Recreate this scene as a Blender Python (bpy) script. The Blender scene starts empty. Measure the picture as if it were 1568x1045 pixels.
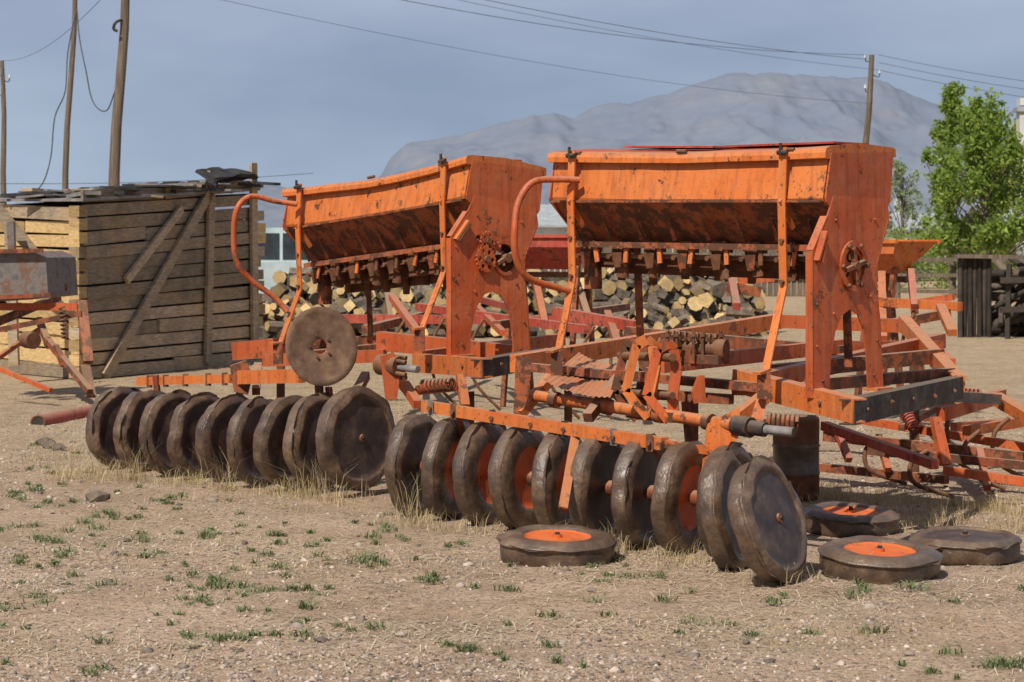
import bpy, math, random
import numpy as np
from mathutils import Vector, Matrix, noise
random.seed(7); rng=np.random.default_rng(7)
F=3484.0; HZ=370.0; H=1.5
scene=bpy.context.scene
def W(px,py,D):   # surveyed direction + distance -> world metres
    return Vector(((px-784)*D/F, D, H-(py-HZ)*D/F))
V=Vector
# ---------------------------------------------------------------- materials
M={}
class NT:
    def __init__(s,name,rough=.6,metal=0.0,spec=.5):
        s.m=bpy.data.materials.new(name); s.m.use_nodes=True; s.t=s.m.node_tree
        s.b=s.t.nodes['Principled BSDF']; s.b.inputs['Roughness'].default_value=rough
        s.b.inputs['Metallic'].default_value=metal
        s.b.inputs['Specular IOR Level'].default_value=spec
        s.co=s.t.nodes.new('ShaderNodeTexCoord'); M[name]=s.m
    def n(s,t,**k):
        x=s.t.nodes.new(t)
        for a,b in k.items(): setattr(x,a,b)
        return x
    def l(s,a,b): s.t.links.new(a,b)
    def noise(s,scale,detail=6,rough=.6,stretch=None,off=None):
        x=s.n('ShaderNodeTexNoise'); x.inputs['Scale'].default_value=scale
        x.inputs['Detail'].default_value=min(detail,6); x.inputs['Roughness'].default_value=rough
        if stretch or off:
            mp=s.n('ShaderNodeMapping'); 
            if stretch: mp.inputs['Scale'].default_value=stretch
            if off: mp.inputs['Location'].default_value=off
            s.l(s.co.outputs['Object'],mp.inputs[0]); s.l(mp.outputs[0],x.inputs['Vector'])
        else: s.l(s.co.outputs['Object'],x.inputs['Vector'])
        return x.outputs['Fac']
    def ramp(s,fac,stops,interp='LINEAR'):
        r=s.n('ShaderNodeValToRGB'); e=r.color_ramp.elements; r.color_ramp.interpolation=interp
        while len(e)<len(stops): e.new(.5)
        for i,(p,c) in enumerate(stops):
            e[i].position=p
            e[i].color=(c,c,c,1) if isinstance(c,(int,float)) else (*c,1)
        s.l(fac,r.inputs[0]); return r.outputs[0]
    def mix(s,f,a,b,mode='MIX'):
        x=s.n('ShaderNodeMix',data_type='RGBA',blend_type=mode)
        for sock,val in ((x.inputs[0],f),(x.inputs[6],a),(x.inputs[7],b)):
            if isinstance(val,(int,float)): sock.default_value=val
            elif isinstance(val,tuple): sock.default_value=(*val,1)
            else: s.l(val,sock)
        return x.outputs[2]
    def mul(s,a,k):
        x=s.n('ShaderNodeMath',operation='MULTIPLY')
        for i,v in ((0,a),(1,k)):
            if isinstance(v,(int,float)): x.inputs[i].default_value=v
            else: s.l(v,x.inputs[i])
        return x.outputs[0]
    def up(s,lo=.3,hi=.95):
        g=s.n('ShaderNodeNewGeometry'); sp=s.n('ShaderNodeSeparateXYZ'); s.l(g.outputs['Normal'],sp.inputs[0])
        mr=s.n('ShaderNodeMapRange'); mr.inputs[1].default_value=lo; mr.inputs[2].default_value=hi
        s.l(sp.outputs[2],mr.inputs[0]); return mr.outputs[0]
    def island(s):
        g=s.n('ShaderNodeNewGeometry'); return g.outputs['Random Per Island']
    def col(s,c):
        if isinstance(c,tuple): s.b.inputs['Base Color'].default_value=(*c,1)
        else: s.l(c,s.b.inputs['Base Color'])
    def bump(s,h,dist=.01,st=.5):
        b=s.n('ShaderNodeBump'); b.inputs['Distance'].default_value=dist; b.inputs['Strength'].default_value=st
        s.l(h,b.inputs['Height'])
        prev=getattr(s,'pb',None)
        if prev: s.l(prev,b.inputs['Normal'])
        s.pb=b.outputs[0]; s.l(b.outputs[0],s.b.inputs['Normal'])

def paint(name,base,faded,rust=(.10,.042,.022),rustlo=.59,dust=.40,rough=.42,streak=.62,haze=.20):
    s=NT(name,rough,0,.4)
    c=s.mix(s.ramp(s.noise(2.3,5),[(.35,0),(.65,1)]),base,faded)
    c=s.mix(s.ramp(s.noise(6.5,6,.7,None,(4,9,2)),[(.48,0),(.70,haze)]),c,(.42,.28,.17))
    st=s.ramp(s.noise(1,5,.65,(26,26,1.6)),[(.48,0),(.72,streak)])
    c=s.mix(st,c,(base[0]*.34+.01,base[1]*.36+.008,base[2]*.5+.006))
    isl=s.ramp(s.island(),[(0,.78),(1,1.1)])
    c=s.mix(1.0,c,isl,'MULTIPLY')
    rn=s.noise(10,6,.75); r=s.ramp(rn,[(rustlo,0),(rustlo+.04,1)])
    c=s.mix(r,c,rust)
    r2=s.ramp(s.noise(42,5,.7,None,(3,1,7)),[(.61,0),(.66,.85)])
    c=s.mix(r2,c,(.08,.042,.028))
    big=s.ramp(s.noise(3.1,6,.8,None,(8,3,5)),[(.61,0),(.635,.8)]); c=s.mix(big,c,(.13,.055,.028))
    d=s.mul(s.up(),dust)
    c=s.mix(d,c,(.38,.27,.18))
    s.col(c)
    s.l(s.ramp(rn,[(rustlo-.2,rough),(rustlo+.05,.85)]),s.b.inputs['Roughness'])
    s.bump(s.noise(4,3),.035,.28); s.bump(s.noise(60,4,.7),.003,.4)
    return s
paint('orange_paint',(.55,.122,.019),(.59,.17,.038))
paint('red_orange_paint',(.44,.074,.015),(.50,.11,.028),rustlo=.605)
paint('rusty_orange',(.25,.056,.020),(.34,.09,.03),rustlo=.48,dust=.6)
paint('red_paint',(.36,.040,.022),(.40,.075,.045),rustlo=.56,dust=.5)
paint('lid_red',(.44,.045,.02),(.48,.09,.03),rustlo=.58,dust=.1)
paint('fresh_orange',(.66,.10,.012),(.68,.14,.02),rustlo=.63,dust=.10,streak=.2,haze=.14)
paint('black_steel',(.018,.016,.018),(.04,.03,.028),rust=(.10,.045,.025),rustlo=.56,dust=.3,haze=.15)
def simple(name,stops,scale=6,rough=.7,bump=.004,bs=40,dust=0,dcol=(.36,.26,.17),island=None,stretch=None,spec=.3):
    s=NT(name,rough,0,spec)
    n0=s.noise(scale,6,.65,stretch)
    c=s.ramp(n0,stops)
    if island: c=s.mix(1.0,c,s.ramp(s.island(),[(0,island[0]),(1,island[1])]),'MULTIPLY')
    if dust: c=s.mix(s.mul(s.up(.1,.9),dust*.7),c,dcol)
    s.col(c)
    if bump: s.bump(s.noise(bs,4,.7,stretch),bump,.6)
    return s
simple('rust',[(.3,(.06,.027,.017)),(.5,(.14,.058,.028)),(.7,(.22,.09,.04))],14,.8,dust=.4)
s=NT('tyre_rubber',.40,0,.7)
c=s.ramp(s.noise(7,6,.72),[(.3,(.028,.018,.015)),(.48,(.080,.046,.028)),(.62,(.15,.092,.055)),(.75,(.26,.185,.12))])
c=s.mix(s.ramp(s.noise(2.6,4),[(.47,0),(.62,.55)]),c,(.022,.018,.020))
c=s.mix(1.0,c,s.ramp(s.island(),[(0,.6),(1,1.4)]),'MULTIPLY')
c=s.mix(s.mul(s.up(.2,1),.16),c,(.32,.24,.17)); s.col(c)
s.bump(s.noise(6,4),.035,.5); s.bump(s.noise(40,5,.75),.005,.7)
s.l(s.ramp(s.noise(6,4),[(.35,.22),(.65,.55)]),s.b.inputs['Roughness'])
simple('disc_face',[(.3,(.016,.011,.014)),(.48,(.040,.026,.025)),(.60,(.075,.047,.036)),(.74,(.16,.105,.07))],9,.48,dust=.10,spec=.45)
simple('rust_disc',[(.3,(.10,.06,.04)),(.5,(.17,.10,.065)),(.72,(.27,.17,.10))],14,.6,.003,80)
s=NT('wood_old',.85,0,.2)
c=s.ramp(s.noise(1,6,.65,(9,9,48)),[(.25,(.16,.12,.082)),(.5,(.34,.26,.18)),(.75,(.50,.39,.27))])
c=s.mix(s.ramp(s.noise(1.6,5),[(.50,0),(.66,.6)]),c,(.46,.30,.14)); c=s.mix(s.ramp(s.noise(2.2,5,.7,None,(5,5,5)),[(.50,0),(.66,.7)]),c,(.19,.155,.125))
c=s.mix(1.0,c,s.ramp(s.island(),[(0,.55),(1,1.25)]),'MULTIPLY'); s.col(c); s.bump(s.noise(1,5,.7,(14,14,70)),.01,.7)
simple('wood_fresh',[(.25,(.26,.155,.065)),(.5,(.46,.31,.14)),(.75,(.58,.43,.22))],1.0,.8,.004,1.0,island=(.55,1.25),stretch=(12,12,50))
simple('wood_post',[(.25,(.07,.052,.04)),(.5,(.14,.105,.078)),(.75,(.25,.20,.145))],1.0,.85,.006,1.0,stretch=(30,30,2))
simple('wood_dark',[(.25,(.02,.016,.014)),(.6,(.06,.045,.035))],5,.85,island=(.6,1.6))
simple('bark',[(.3,(.06,.045,.035)),(.7,(.20,.16,.12))],12,.9,island=(.6,1.4))
simple('log_end',[(.3,(.42,.27,.115)),(.7,(.66,.48,.24))],9,.8,island=(.35,1.2))
simple('tar',[(.3,(.012,.012,.014)),(.7,(.05,.045,.045))],8,.7)
simple('roof_sheet',[(.3,(.12,.11,.11)),(.7,(.32,.30,.28))],5,.7,island=(.5,1.3))
simple('grey_metal',[(.3,(.07,.06,.06)),(.5,(.17,.15,.14)),(.62,(.15,.07,.04)),(.75,(.30,.27,.24))],7,.6)
simple('steel_bright',[(.3,(.12,.11,.10)),(.7,(.30,.27,.25))],20,.35)
simple('white_wash',[(.3,(.45,.45,.44)),(.7,(.68,.67,.64))],3,.9)
simple('slate_roof',[(.3,(.22,.24,.26)),(.7,(.38,.40,.42))],3,.8)
simple('truck_paint',[(.3,(.30,.38,.40)),(.7,(.48,.55,.55))],3,.5)
simple('glass_dark',[(.3,(.02,.025,.03)),(.7,(.05,.06,.07))],3,.1,0.0)
simple('stone',[(.2,(.14,.115,.10)),(.5,(.30,.24,.20)),(.8,(.46,.40,.35))],25,.85,bump=0,island=(.3,1.75))
simple('cable',[(.3,(.05,.05,.055)),(.7,(.08,.08,.085))],3,.7,bump=0)
def leafmat(name,a,b,tr=.35):
    s=NT(name,.6,0,.25)
    c=s.ramp(s.island(),[(0,a),(1,b)]); s.col(c)
    t=s.n('ShaderNodeBsdfTranslucent'); s.l(c,t.inputs[0]); mx=s.n('ShaderNodeMixShader'); mx.inputs[0].default_value=tr
    s.l(s.b.outputs[0],mx.inputs[1]); s.l(t.outputs[0],mx.inputs[2])
    s.l(mx.outputs[0],s.t.nodes['Material Output'].inputs[0])
leafmat('leaf_green',(.14,.235,.04),(.36,.46,.10),.5)
leafmat('leaf_pale',(.22,.28,.15),(.38,.44,.26),.45)
leafmat('leaf_yellow',(.36,.39,.08),(.52,.52,.16),.45)
leafmat('weed_green',(.11,.15,.06),(.22,.26,.12),.3)
leafmat('dry_grass',(.36,.27,.13),(.64,.52,.31),.3)
leafmat('straw',(.40,.31,.19),(.74,.63,.47),.1)
# ground
s=NT('ground_sand',.95,0,.1)
n1=s.noise(1.1,6,.65)
sand=s.ramp(n1,[(.3,(.38,.255,.172)),(.5,(.52,.362,.25)),(.7,(.61,.445,.325))])
straw=s.ramp(s.noise(6,6,.7),[(.3,(.26,.19,.105)),(.5,(.46,.34,.20)),(.7,(.61,.475,.30))])
c=s.mix(s.ramp(s.noise(.33,6,.65),[(.50,0),(.66,.75)]),sand,straw)
sx=s.n('ShaderNodeSeparateXYZ'); s.l(s.co.outputs['Object'],sx.inputs[0])
far=s.n('ShaderNodeMapRange'); far.inputs[1].default_value=11.5; far.inputs[2].default_value=19; s.l(sx.outputs[1],far.inputs[0])
c=s.mix(s.mul(far.outputs[0],.75),c,straw)
c=s.mix(s.ramp(s.noise(1.3,6,.75,None,(31,7,1)),[(.50,0),(.68,.6)]),c,(.27,.185,.125))
c=s.mix(s.ramp(s.noise(34,4,.8),[(.38,.95),(.50,0)]),c,(.17,.115,.08))
c=s.mix(s.ramp(s.noise(85,3,.8,None,(5,5,5)),[(.56,0),(.65,.85)]),c,(.72,.61,.51))
c=s.mix(s.ramp(s.noise(3.2,6,.7,None,(9,2,1)),[(.54,0),(.70,.5)]),c,(.26,.195,.12))
vo=s.n('ShaderNodeTexVoronoi'); vo.inputs['Scale'].default_value=55; s.l(s.co.outputs['Object'],vo.inputs['Vector'])
vf=s.ramp(vo.outputs['Distance'],[(.20,1),(.32,0)])
gate=s.ramp(n1,[(.42,.25),(.60,.9)])
vc=s.ramp(vo.outputs['Color'],[(0,(.11,.08,.07)),(.5,(.34,.28,.24)),(1,(.66,.60,.55))])
c=s.mix(s.mul(vf,gate),c,vc)
s.col(c)
s.bump(s.noise(5,6,.7),.05,.5); s.bump(s.noise(70,4,.75),.016,1.0); s.bump(vf,.012,.6)
# mountain: bluish aerial haze is put into the rock colour
s=NT('mountain_hazed_rock',1,0,0)
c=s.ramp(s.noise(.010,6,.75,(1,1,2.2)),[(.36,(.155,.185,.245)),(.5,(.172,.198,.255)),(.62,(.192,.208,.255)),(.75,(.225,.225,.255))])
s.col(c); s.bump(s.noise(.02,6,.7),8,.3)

# ---------------------------------------------------------------- mesh builder
class MB:
    def __init__(s): s.v=[];s.f=[];s.m=[];s.s=[]
    def add(s,vs,fs,mat,smooth=False):
        o=len(s.v); s.v.extend([tuple(x) for x in vs])
        for f in fs: s.f.append([o+i for i in f]); s.m.append(mat); s.s.append(smooth)
    def box(s,c,ax,ay,az,mat):
        vs=[c+ax*i+ay*j+az*k for i in(-1,1) for j in(-1,1) for k in(-1,1)]
        s.add(vs,[(0,1,3,2),(4,6,7,5),(0,4,5,1),(2,3,7,6),(0,2,6,4),(1,5,7,3)],mat)
    def beam(s,p,q,w,h,mat,up=V((0,0,1))):
        d=(q-p); L=d.length; d=d/L; x=d.cross(up)
        if x.length<1e-3: x=d.cross(V((0,1,0)))
        x.normalize(); z=x.cross(d).normalized()
        s.box((p+q)/2,d*L/2,x*w/2,z*h/2,mat)
    def channel(s,p,q,w,h,mat,side=1,t=.008):
        d=(q-p).normalized(); x=d.cross(V((0,0,1))).normalized()*side; z=x.cross(d).normalized()
        if z.z<0: z=-z
        s.beam(p,q,t,h,mat)
        for k in(-1,1):
            o=x*(w/2+t/2)+z*(k*(h/2-t/2)); s.beam(p+o,q+o,w,t,mat)
        n=int((q-p).length/.35)
        for i in range(n):
            c=p+(q-p)*((i+.5)/n); s.cyl(c-x*.014+z*random.uniform(-.02,.02),c,.011,.011,6,'rust')
    def cyl(s,p,q,r1,r2,n,mat,cap=None,smooth=True):
        d=(q-p).normalized(); x=d.cross(V((0,0,1)))
        if x.length<1e-3: x=V((1,0,0))
        x.normalize(); y=d.cross(x)
        vs=[]
        for P,r in((p,r1),(q,r2)):
            for i in range(n):
                a=2*math.pi*i/n; vs.append(P+x*math.cos(a)*r+y*math.sin(a)*r)
        s.add(vs,[(i,(i+1)%n,n+(i+1)%n,n+i) for i in range(n)],mat,smooth)
        s.add(vs,[tuple(range(n-1,-1,-1)),tuple(range(n,2*n))],cap or mat)
    def tube(s,pts,r,mat,n=8,sub=4):
        P=[]
        for i in range(len(pts)-1):
            p0=pts[max(i-1,0)];p1=pts[i];p2=pts[i+1];p3=pts[min(i+2,len(pts)-1)]
            for k in range(sub):
                t=k/sub
                P.append(.5*((2*p1)+(p2-p0)*t+(2*p0-5*p1+4*p2-p3)*t*t+(3*p1-p0-3*p2+p3)*t**3))
        P.append(pts[-1]); vs=[]; x=None
        for i,p in enumerate(P):
            d=(P[min(i+1,len(P)-1)]-P[max(i-1,0)]).normalized()
            if x is None:
                x=d.cross(V((0,0,1))); 
                if x.length<1e-3: x=V((1,0,0))
            x=(x-d*x.dot(d)).normalized(); y=d.cross(x)
            for j in range(n):
                a=2*math.pi*j/n; vs.append(p+x*math.cos(a)*r+y*math.sin(a)*r)
        fs=[(i*n+j,i*n+(j+1)%n,(i+1)*n+(j+1)%n,(i+1)*n+j) for i in range(len(P)-1) for j in range(n)]
        s.add(vs,fs,mat,True)
    def spring(s,p,q,R,r,turns,mat):
        d=(q-p); L=d.length; d/=L; x=d.cross(V((0,.3,1))).normalized(); y=d.cross(x); N=turns*8
        s.tube([p+d*L*i/N+x*R*math.cos(i*math.pi/4)+y*R*math.sin(i*math.pi/4) for i in range(N+1)],r,mat,6,1)
    def lathe(s,c,ax,prof,mats,n=44,seed=0,amp=0):
        ax=ax.normalized(); x=ax.cross(V((0,0,1)))
        if x.length<.05: x=V((1,0,0))
        x.normalize(); y=ax.cross(x); vs=[]
        for k,(t,r) in enumerate(prof):
            for j in range(n):
                a=2*math.pi*j/n
                w=max(0,min(1,(r-.14)/.08))*amp
                kk=t*10
                nz=1.2*noise.noise(V((math.cos(a)*1.6+seed*7.1,math.sin(a)*1.6,kk*.3)))+.45*noise.noise(V((math.cos(a)*5+seed*3,math.sin(a)*5,kk*.8)))
                nz-=1.5*max(0,noise.noise(V((math.cos(a)*3+seed*11,math.sin(a)*3,kk*.7+4)))-.24)*2
                nt=noise.noise(V((math.cos(a)*1.6+seed*5,math.sin(a)*1.6,9)))
                rr=r+w*nz; vs.append(c+ax*(t+w*nt*.7)+x*math.cos(a)*rr+y*math.sin(a)*rr)
        o=len(s.v); s.v.extend([tuple(q) for q in vs])
        for k in range(len(prof)-1):
            for j in range(n):
                s.f.append([o+k*n+j,o+k*n+(j+1)%n,o+(k+1)*n+(j+1)%n,o+(k+1)*n+j]); s.m.append(mats[k]); s.s.append(True)
    def poly(s,pts,off,mat):
        n=len(pts); vs=list(pts)+[p+off for p in pts]
        s.add(vs,[tuple(range(n)),tuple(range(2*n-1,n-1,-1))]+[(i,(i+1)%n,n+(i+1)%n,n+i) for i in range(n)],mat)
    def plate(s,outer,holes,th,fn,mat):
        cu=bpy.data.curves.new('c','CURVE'); cu.dimensions='2D'; cu.fill_mode='BOTH'; cu.extrude=th/2
        for pl in [outer]+holes:
            sp=cu.splines.new('POLY'); sp.points.add(len(pl)-1); sp.use_cyclic_u=True
            for i,(a,b) in enumerate(pl): sp.points[i].co=(a,b,0,1)
        ob=bpy.data.objects.new('c',cu); scene.collection.objects.link(ob)
        dg=bpy.context.evaluated_depsgraph_get(); dg.update()
        me=bpy.data.meshes.new_from_object(ob.evaluated_get(dg))
        s.add([fn(v.co.x,v.co.y,v.co.z) for v in me.vertices],[tuple(p.vertices) for p in me.polygons],mat)
        bpy.data.objects.remove(ob); bpy.data.meshes.remove(me)
def circ(cx,cy,r,n=20,r2=None):
    return [(cx+math.cos(2*math.pi*i/n)*(r if not r2 or i%2 else r2),cy+math.sin(2*math.pi*i/n)*(r if not r2 or i%2 else r2)) for i in range(n)]
def mesh_obj(name,mb):
    me=bpy.data.meshes.new(name); me.from_pydata(mb.v,[],mb.f)
    keys=[]
    for k in mb.m:
        if k not in keys: keys.append(k)
    for k in keys: me.materials.append(M[k])
    ix={k:i for i,k in enumerate(keys)}
    me.polygons.foreach_set('material_index',[ix[k] for k in mb.m])
    me.polygons.foreach_set('use_smooth',mb.s); me.update()
    ob=bpy.data.objects.new(name,me); scene.collection.objects.link(ob); return ob
def build(name,parts):
    if isinstance(parts,MB): return mesh_obj(name,parts)
    first=next(iter(parts.values())); a=np.array(first.v)
    e=bpy.data.objects.new(name,None); e.empty_display_size=.2
    loc=V(a.mean(axis=0)); loc.z=0; e.location=loc; scene.collection.objects.link(e)
    for k,mb in parts.items():
        if not mb.v: continue
        o=mesh_obj(k,mb); o.parent=e; o.matrix_parent_inverse=Matrix.Translation(-loc)
    return e
def fast(name,verts,faces,mat):
    me=bpy.data.meshes.new(name); nf,k=faces.shape
    me.vertices.add(len(verts)); me.vertices.foreach_set('co',verts.astype(np.float32).ravel())
    me.loops.add(nf*k); me.loops.foreach_set('vertex_index',faces.astype(np.int32).ravel())
    me.polygons.add(nf); me.polygons.foreach_set('loop_start',np.arange(nf,dtype=np.int32)*k)
    me.polygons.foreach_set('loop_total',np.full(nf,k,dtype=np.int32))
    me.materials.append(M[mat]); me.update(calc_edges=True); me.validate()
    ob=bpy.data.objects.new(name,me); scene.collection.objects.link(ob); return ob

# ---------------------------------------------------------------- ground
def gz(x,y):
    return .018*noise.noise(V((x*1.3,y*1.3,0)))+.012*noise.noise(V((x*4,y*4,3)))
xs=np.concatenate([-np.geomspace(4200,6,40),np.arange(-5.9,6,.08),np.geomspace(6,4200,40)])
ys=np.concatenate([[-400,-60,-10,0,3,5],np.arange(6,22,.08),np.geomspace(22,5200,60)])
gv=[];nx,ny=len(xs),len(ys)
for y in ys:
    for x in xs:
        z=gz(x,y) if (abs(x)<6 and 5<y<22) else 0
        gv.append((x,y,z))
ii,jj=np.meshgrid(np.arange(ny-1),np.arange(nx-1),indexing='ij'); b=(ii*nx+jj).ravel()
g=fast('ground',np.array(gv),np.stack([b,b+1,b+nx+1,b+nx],1),'ground_sand')
g.data.polygons.foreach_set('use_smooth',[True]*len(g.data.polygons))

# mountain
sil=[(-600,330),(-200,322),(200,300),(380,276),(430,284),(540,292),(585,266),(600,240),(625,215),(645,216),(665,212),(700,207),(735,196),(760,190),(790,182),(812,174),(830,177),(850,173),(880,178),(905,165),(930,157),(965,158),(990,148),(1025,142),(1060,128),(1090,120),(1110,112),(1150,112),(1170,108),(1200,112),(1230,114),(1290,118),(1330,117),(1350,122),(1375,134),(1400,146),(1440,160),(1500,178),(1568,205),(1800,230),(2300,300),(2800,340)]
sx_=[a for a,b in sil]; sy_=[b for a,b in sil]
N=640;R=90;mv=[]
for r in range(R):
    t=r/(R-1)
    for i in range(N):
        px=-600+3400*i/(N-1); zr=(HZ-np.interp(px,sx_,sy_))*3200/F
        D=2300+900*t; X=(px-784)*3200/F
        rid=noise.ridged_multi_fractal(V((X*.0055,D*.0028,1)),.9,2.1,7,1.0,2.0)
        jag=4.5*noise.noise(V((X*.03,D*.01,3)))+2.5*noise.noise(V((X*.09,D*.03,5)))
        z=zr*(t**1.15)*(1+.22*(rid-1.1)*(1-t)*2.2) + (jag*min(1,zr/60) if t>.1 else 0)
        mv.append((X,D,max(z,-2)))
mv+= [(mv[(R-1)*N+i][0],3900,-5) for i in range(N)]
ii,jj=np.meshgrid(np.arange(R),np.arange(N-1),indexing='ij'); b=(ii*N+jj).ravel()
mo=fast('mountain',np.array(mv),np.stack([b,b+1,b+N+1,b+N],1),'mountain_hazed_rock')
mo.data.polygons.foreach_set('use_smooth',[True]*len(mo.data.polygons))

# ---------------------------------------------------------------- seed drills
def seed_drill(O,yaw,L,zoff,sa,sb,sag,nmeter,struts,gear,hose):
    c,sn=math.cos(yaw),math.sin(yaw); e1=V((c,-sn,0)); e2=V((sn,c,0))
    def T(a,b,z): return V((O[0],O[1],zoff+z+sa*a+sb*b))+e1*a+e2*b
    parts={}
    hp=MB(); prof=[(.082,1.925),(.03,1.71),(.035,1.695),(.30,1.47),(.40,1.47),(.64,1.68),(.67,1.94)]
    n=40; vs=[]
    for i in range(n+1):
        a=-L+L*i/n; u=i/n
        for k,(bb,z) in enumerate(prof):
            dz=-sag*math.sin(math.pi*u)*(1 if k in(0,6) else .5)
            d=.008*noise.noise(V((a*1.8,k*3,O[0])))
            vs.append(T(a,bb+d+(.02*(1-u) if k in(1,2) else 0),z+dz+d))
    m=len(prof)
    for k in range(m-1):
        hp.add(vs,[(i*m+k,(i+1)*m+k,(i+1)*m+k+1,i*m+k+1) for i in range(n)],'orange_paint' if k in(0,1,5) else 'rusty_orange',True)  # underside gets the darker rusty paint, which puts its shade into the colour
    for i in(0,n): hp.add(vs[i*m:i*m+m],[tuple(range(m))],'red_orange_paint')
    hp.beam(T(-L+.01,.032,1.697-sag*.5),T(-.01,.022,1.697-sag*.3),.012,.012,'rusty_orange')
    parts['hopper']=hp
    lid=MB(); N=40; vs=[]
    lp=[(.06,1.897),(.036,1.900),(.034,1.925),(.046,1.945),(.078,1.955),(.36,1.972),(.66,1.956),(.69,1.95),(.695,1.91)]
    for i in range(N+1):
        u=i/N;a=-L-.02+(L+.03)*u
        for k,(bb,z) in enumerate(lp):
            dz=-sag*math.sin(math.pi*u)+.007*noise.noise(V((a*2.2,k*.15,O[1])))
            vs.append(T(a,bb+.006*noise.noise(V((a*5,0,3))),z+dz))
    m=len(lp)
    for k in range(m-1):
        lid.add(vs,[(i*m+k,(i+1)*m+k,(i+1)*m+k+1,i*m+k+1) for i in range(N)],'orange_paint' if k<4 else 'lid_red',k!=1)
    for i in (0,N): lid.add(vs[i*m:i*m+m],[tuple(range(m))],'orange_paint')
    lid.beam(T(-L*.80,.40,1.988-sag),T(-L*.45,.36,1.978-sag),.3,.010,'lid_red'); lid.beam(T(-L*.43,.42,1.980-sag),T(-L*.04,.40,1.976),.32,.010,'lid_red')
    for a in (-L*.12,-L*.5,-L*.9):
        lid.cyl(T(a-.03,.045,1.957-sag),T(a+.03,.045,1.957-sag),.010,.010,8,'rust')
    parts['lid']=lid
    me=MB()
    me.beam(T(-L+.02,.24,1.405),T(-.02,.24,1.405),.022,.022,'rust')
    me.beam(T(-L+.10,.36,1.37),T(-.05,.36,1.365),.05,.07,'rust')
    me.beam(T(-L+.02,.19,1.462),T(-.02,.19,1.462),.012,.03,'rusty_orange')
    for i in range(nmeter):
        a=-L+.10+(L-.22)*i/(nmeter-1); j=random.uniform(-.012,.008); rs=random.choice(['rusty_orange','rust','rust'])
        cc=T(a,.255,1.395+j)
        me.cyl(cc-e1*.026,cc+e1*.026,.042,.042,12,rs,cap='rust')
        me.cyl(cc-e1*.05,cc+e1*.05,.02,.02,8,'rust')
        me.box(T(a,.27,1.458+j),e1*.040,e2*.035,V((0,0,.030)),'rusty_orange')
        me.box(T(a,.232,1.442+j),e1*.048,e2*.004,V((0,0,.014)),'rust')
        me.poly([T(a-.055,.215,1.485),T(a-.02,.20,1.495),T(a-.008,.115,1.60),T(a-.018,.115,1.605)],e2*-.012,'rusty_orange')
        me.poly([T(a-.036,.205,1.42),T(a+.034,.205,1.425),T(a+.015,.22,1.345),T(a-.025,.22,1.34)],e2*.02,rs)
        me.cyl(T(a,.27,1.375),T(a+random.uniform(-.03,.03),.28,1.31+random.uniform(-.02,.02)),.022,.036,9,'rust')
        me.beam(T(a+.062,.21,1.475),T(a+.068+random.uniform(-.03,.03),.20,1.37),.01,.025,random.choice(['orange_paint','rust']),e1)
        me.cyl(T(a+.05,.18,1.45),T(a+.05,.20,1.45),.012,.012,6,'rust')
        me.cyl(T(a-.045,.19,1.40),T(a-.045,.225,1.40),.014,.014,6,'rust')
        cb=T(a+.06,.46,1.40); me.cyl(cb-e1*.026,cb+e1*.026,.044,.044,10,'rust')
        me.box(T(a+.06,.44,1.46),e1*.03,e2*.03,V((0,0,.03)),'rust')
        me.cyl(T(a+.06,.45,1.38),T(a+.05,.46,random.uniform(1.24,1.31)),.03,.022,9,'rust')
    me.beam(T(-L+.10,.48,1.33),T(-.03,.48,1.32),.03,.06,'rust')
    parts['metering_units']=me
    st=MB()
    for (a,zf,bf) in struts:
        pl=[(.020,1.955),(.006,1.68),(.022,1.28),(bf,zf)]
        for q in range(3):
            st.beam(T(a,pl[q][0],pl[q][1]),T(a,pl[q+1][0],pl[q+1][1]),.043,.01,'orange_paint',e2)
        st.beam(T(a,-.005,1.70),T(a,.11,1.56),.01,.03,'orange_paint')
        st.beam(T(a,bf+.01,zf),T(a,bf-.08,zf-.015),.05,.012,'orange_paint')
        st.beam(T(a,bf-.02,zf-.01),T(a,bf-.02,zf-.14),.06,.05,'rusty_orange')
        st.cyl(T(a-.02,.0,1.93),T(a+.035,.0,1.93),.013,.013,8,'black_steel'); st.cyl(T(a,-.005,1.915),T(a,-.005,1.975),.008,.008,6,'black_steel')
        st.cyl(T(a,.015,1.5),T(a,-.004,1.5),.012,.012,6,'rust'); st.cyl(T(a,.015,1.3),T(a,-.004,1.3),.012,.012,6,'rust')
        st.beam(T(a,.58,1.5),T(a,.62,.85),.045,.01,'rusty_orange',e2)
    parts['struts']=st
    ep=MB()
    outer=[(.10,1.72),(.045,1.62),(-.085,1.455),(-.09,.755),(.06,.755),(.075,.93),(.115,1.06),(.18,1.14),(.25,1.165),(.32,1.14),(.375,1.06),(.405,.93),(.42,.755),(.56,.755),(.535,1.1),(.50,1.25),(.51,1.38),(.62,1.60),(.60,1.70)]
    if gear=='holes': holes=[circ(.27+.052*math.cos(q),1.375+.052*math.sin(q),.030,14) for q in (.5,2.07,3.64,5.21)]
    else: holes=[circ(.34,1.37,.085,24),circ(.13,1.47,.02,12)]
    ep.plate(outer,holes,.008,lambda b_,z_,o:T(.012+o,b_,z_),'red_orange_paint')
    for aa in(.0085,-L-.0085):
        ep.plate([(.086,1.925),(.036,1.71),(.042,1.69),(.30,1.475),(.40,1.475),(.635,1.685),(.665,1.935)],[],.009,lambda b_,z_,o:T(aa+o,b_,z_),'red_orange_paint')
    ep.beam(T(-L+.05,.33,1.48),T(-L+.05,.34,1.22),.04,.09,'rusty_orange',e1)
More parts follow.
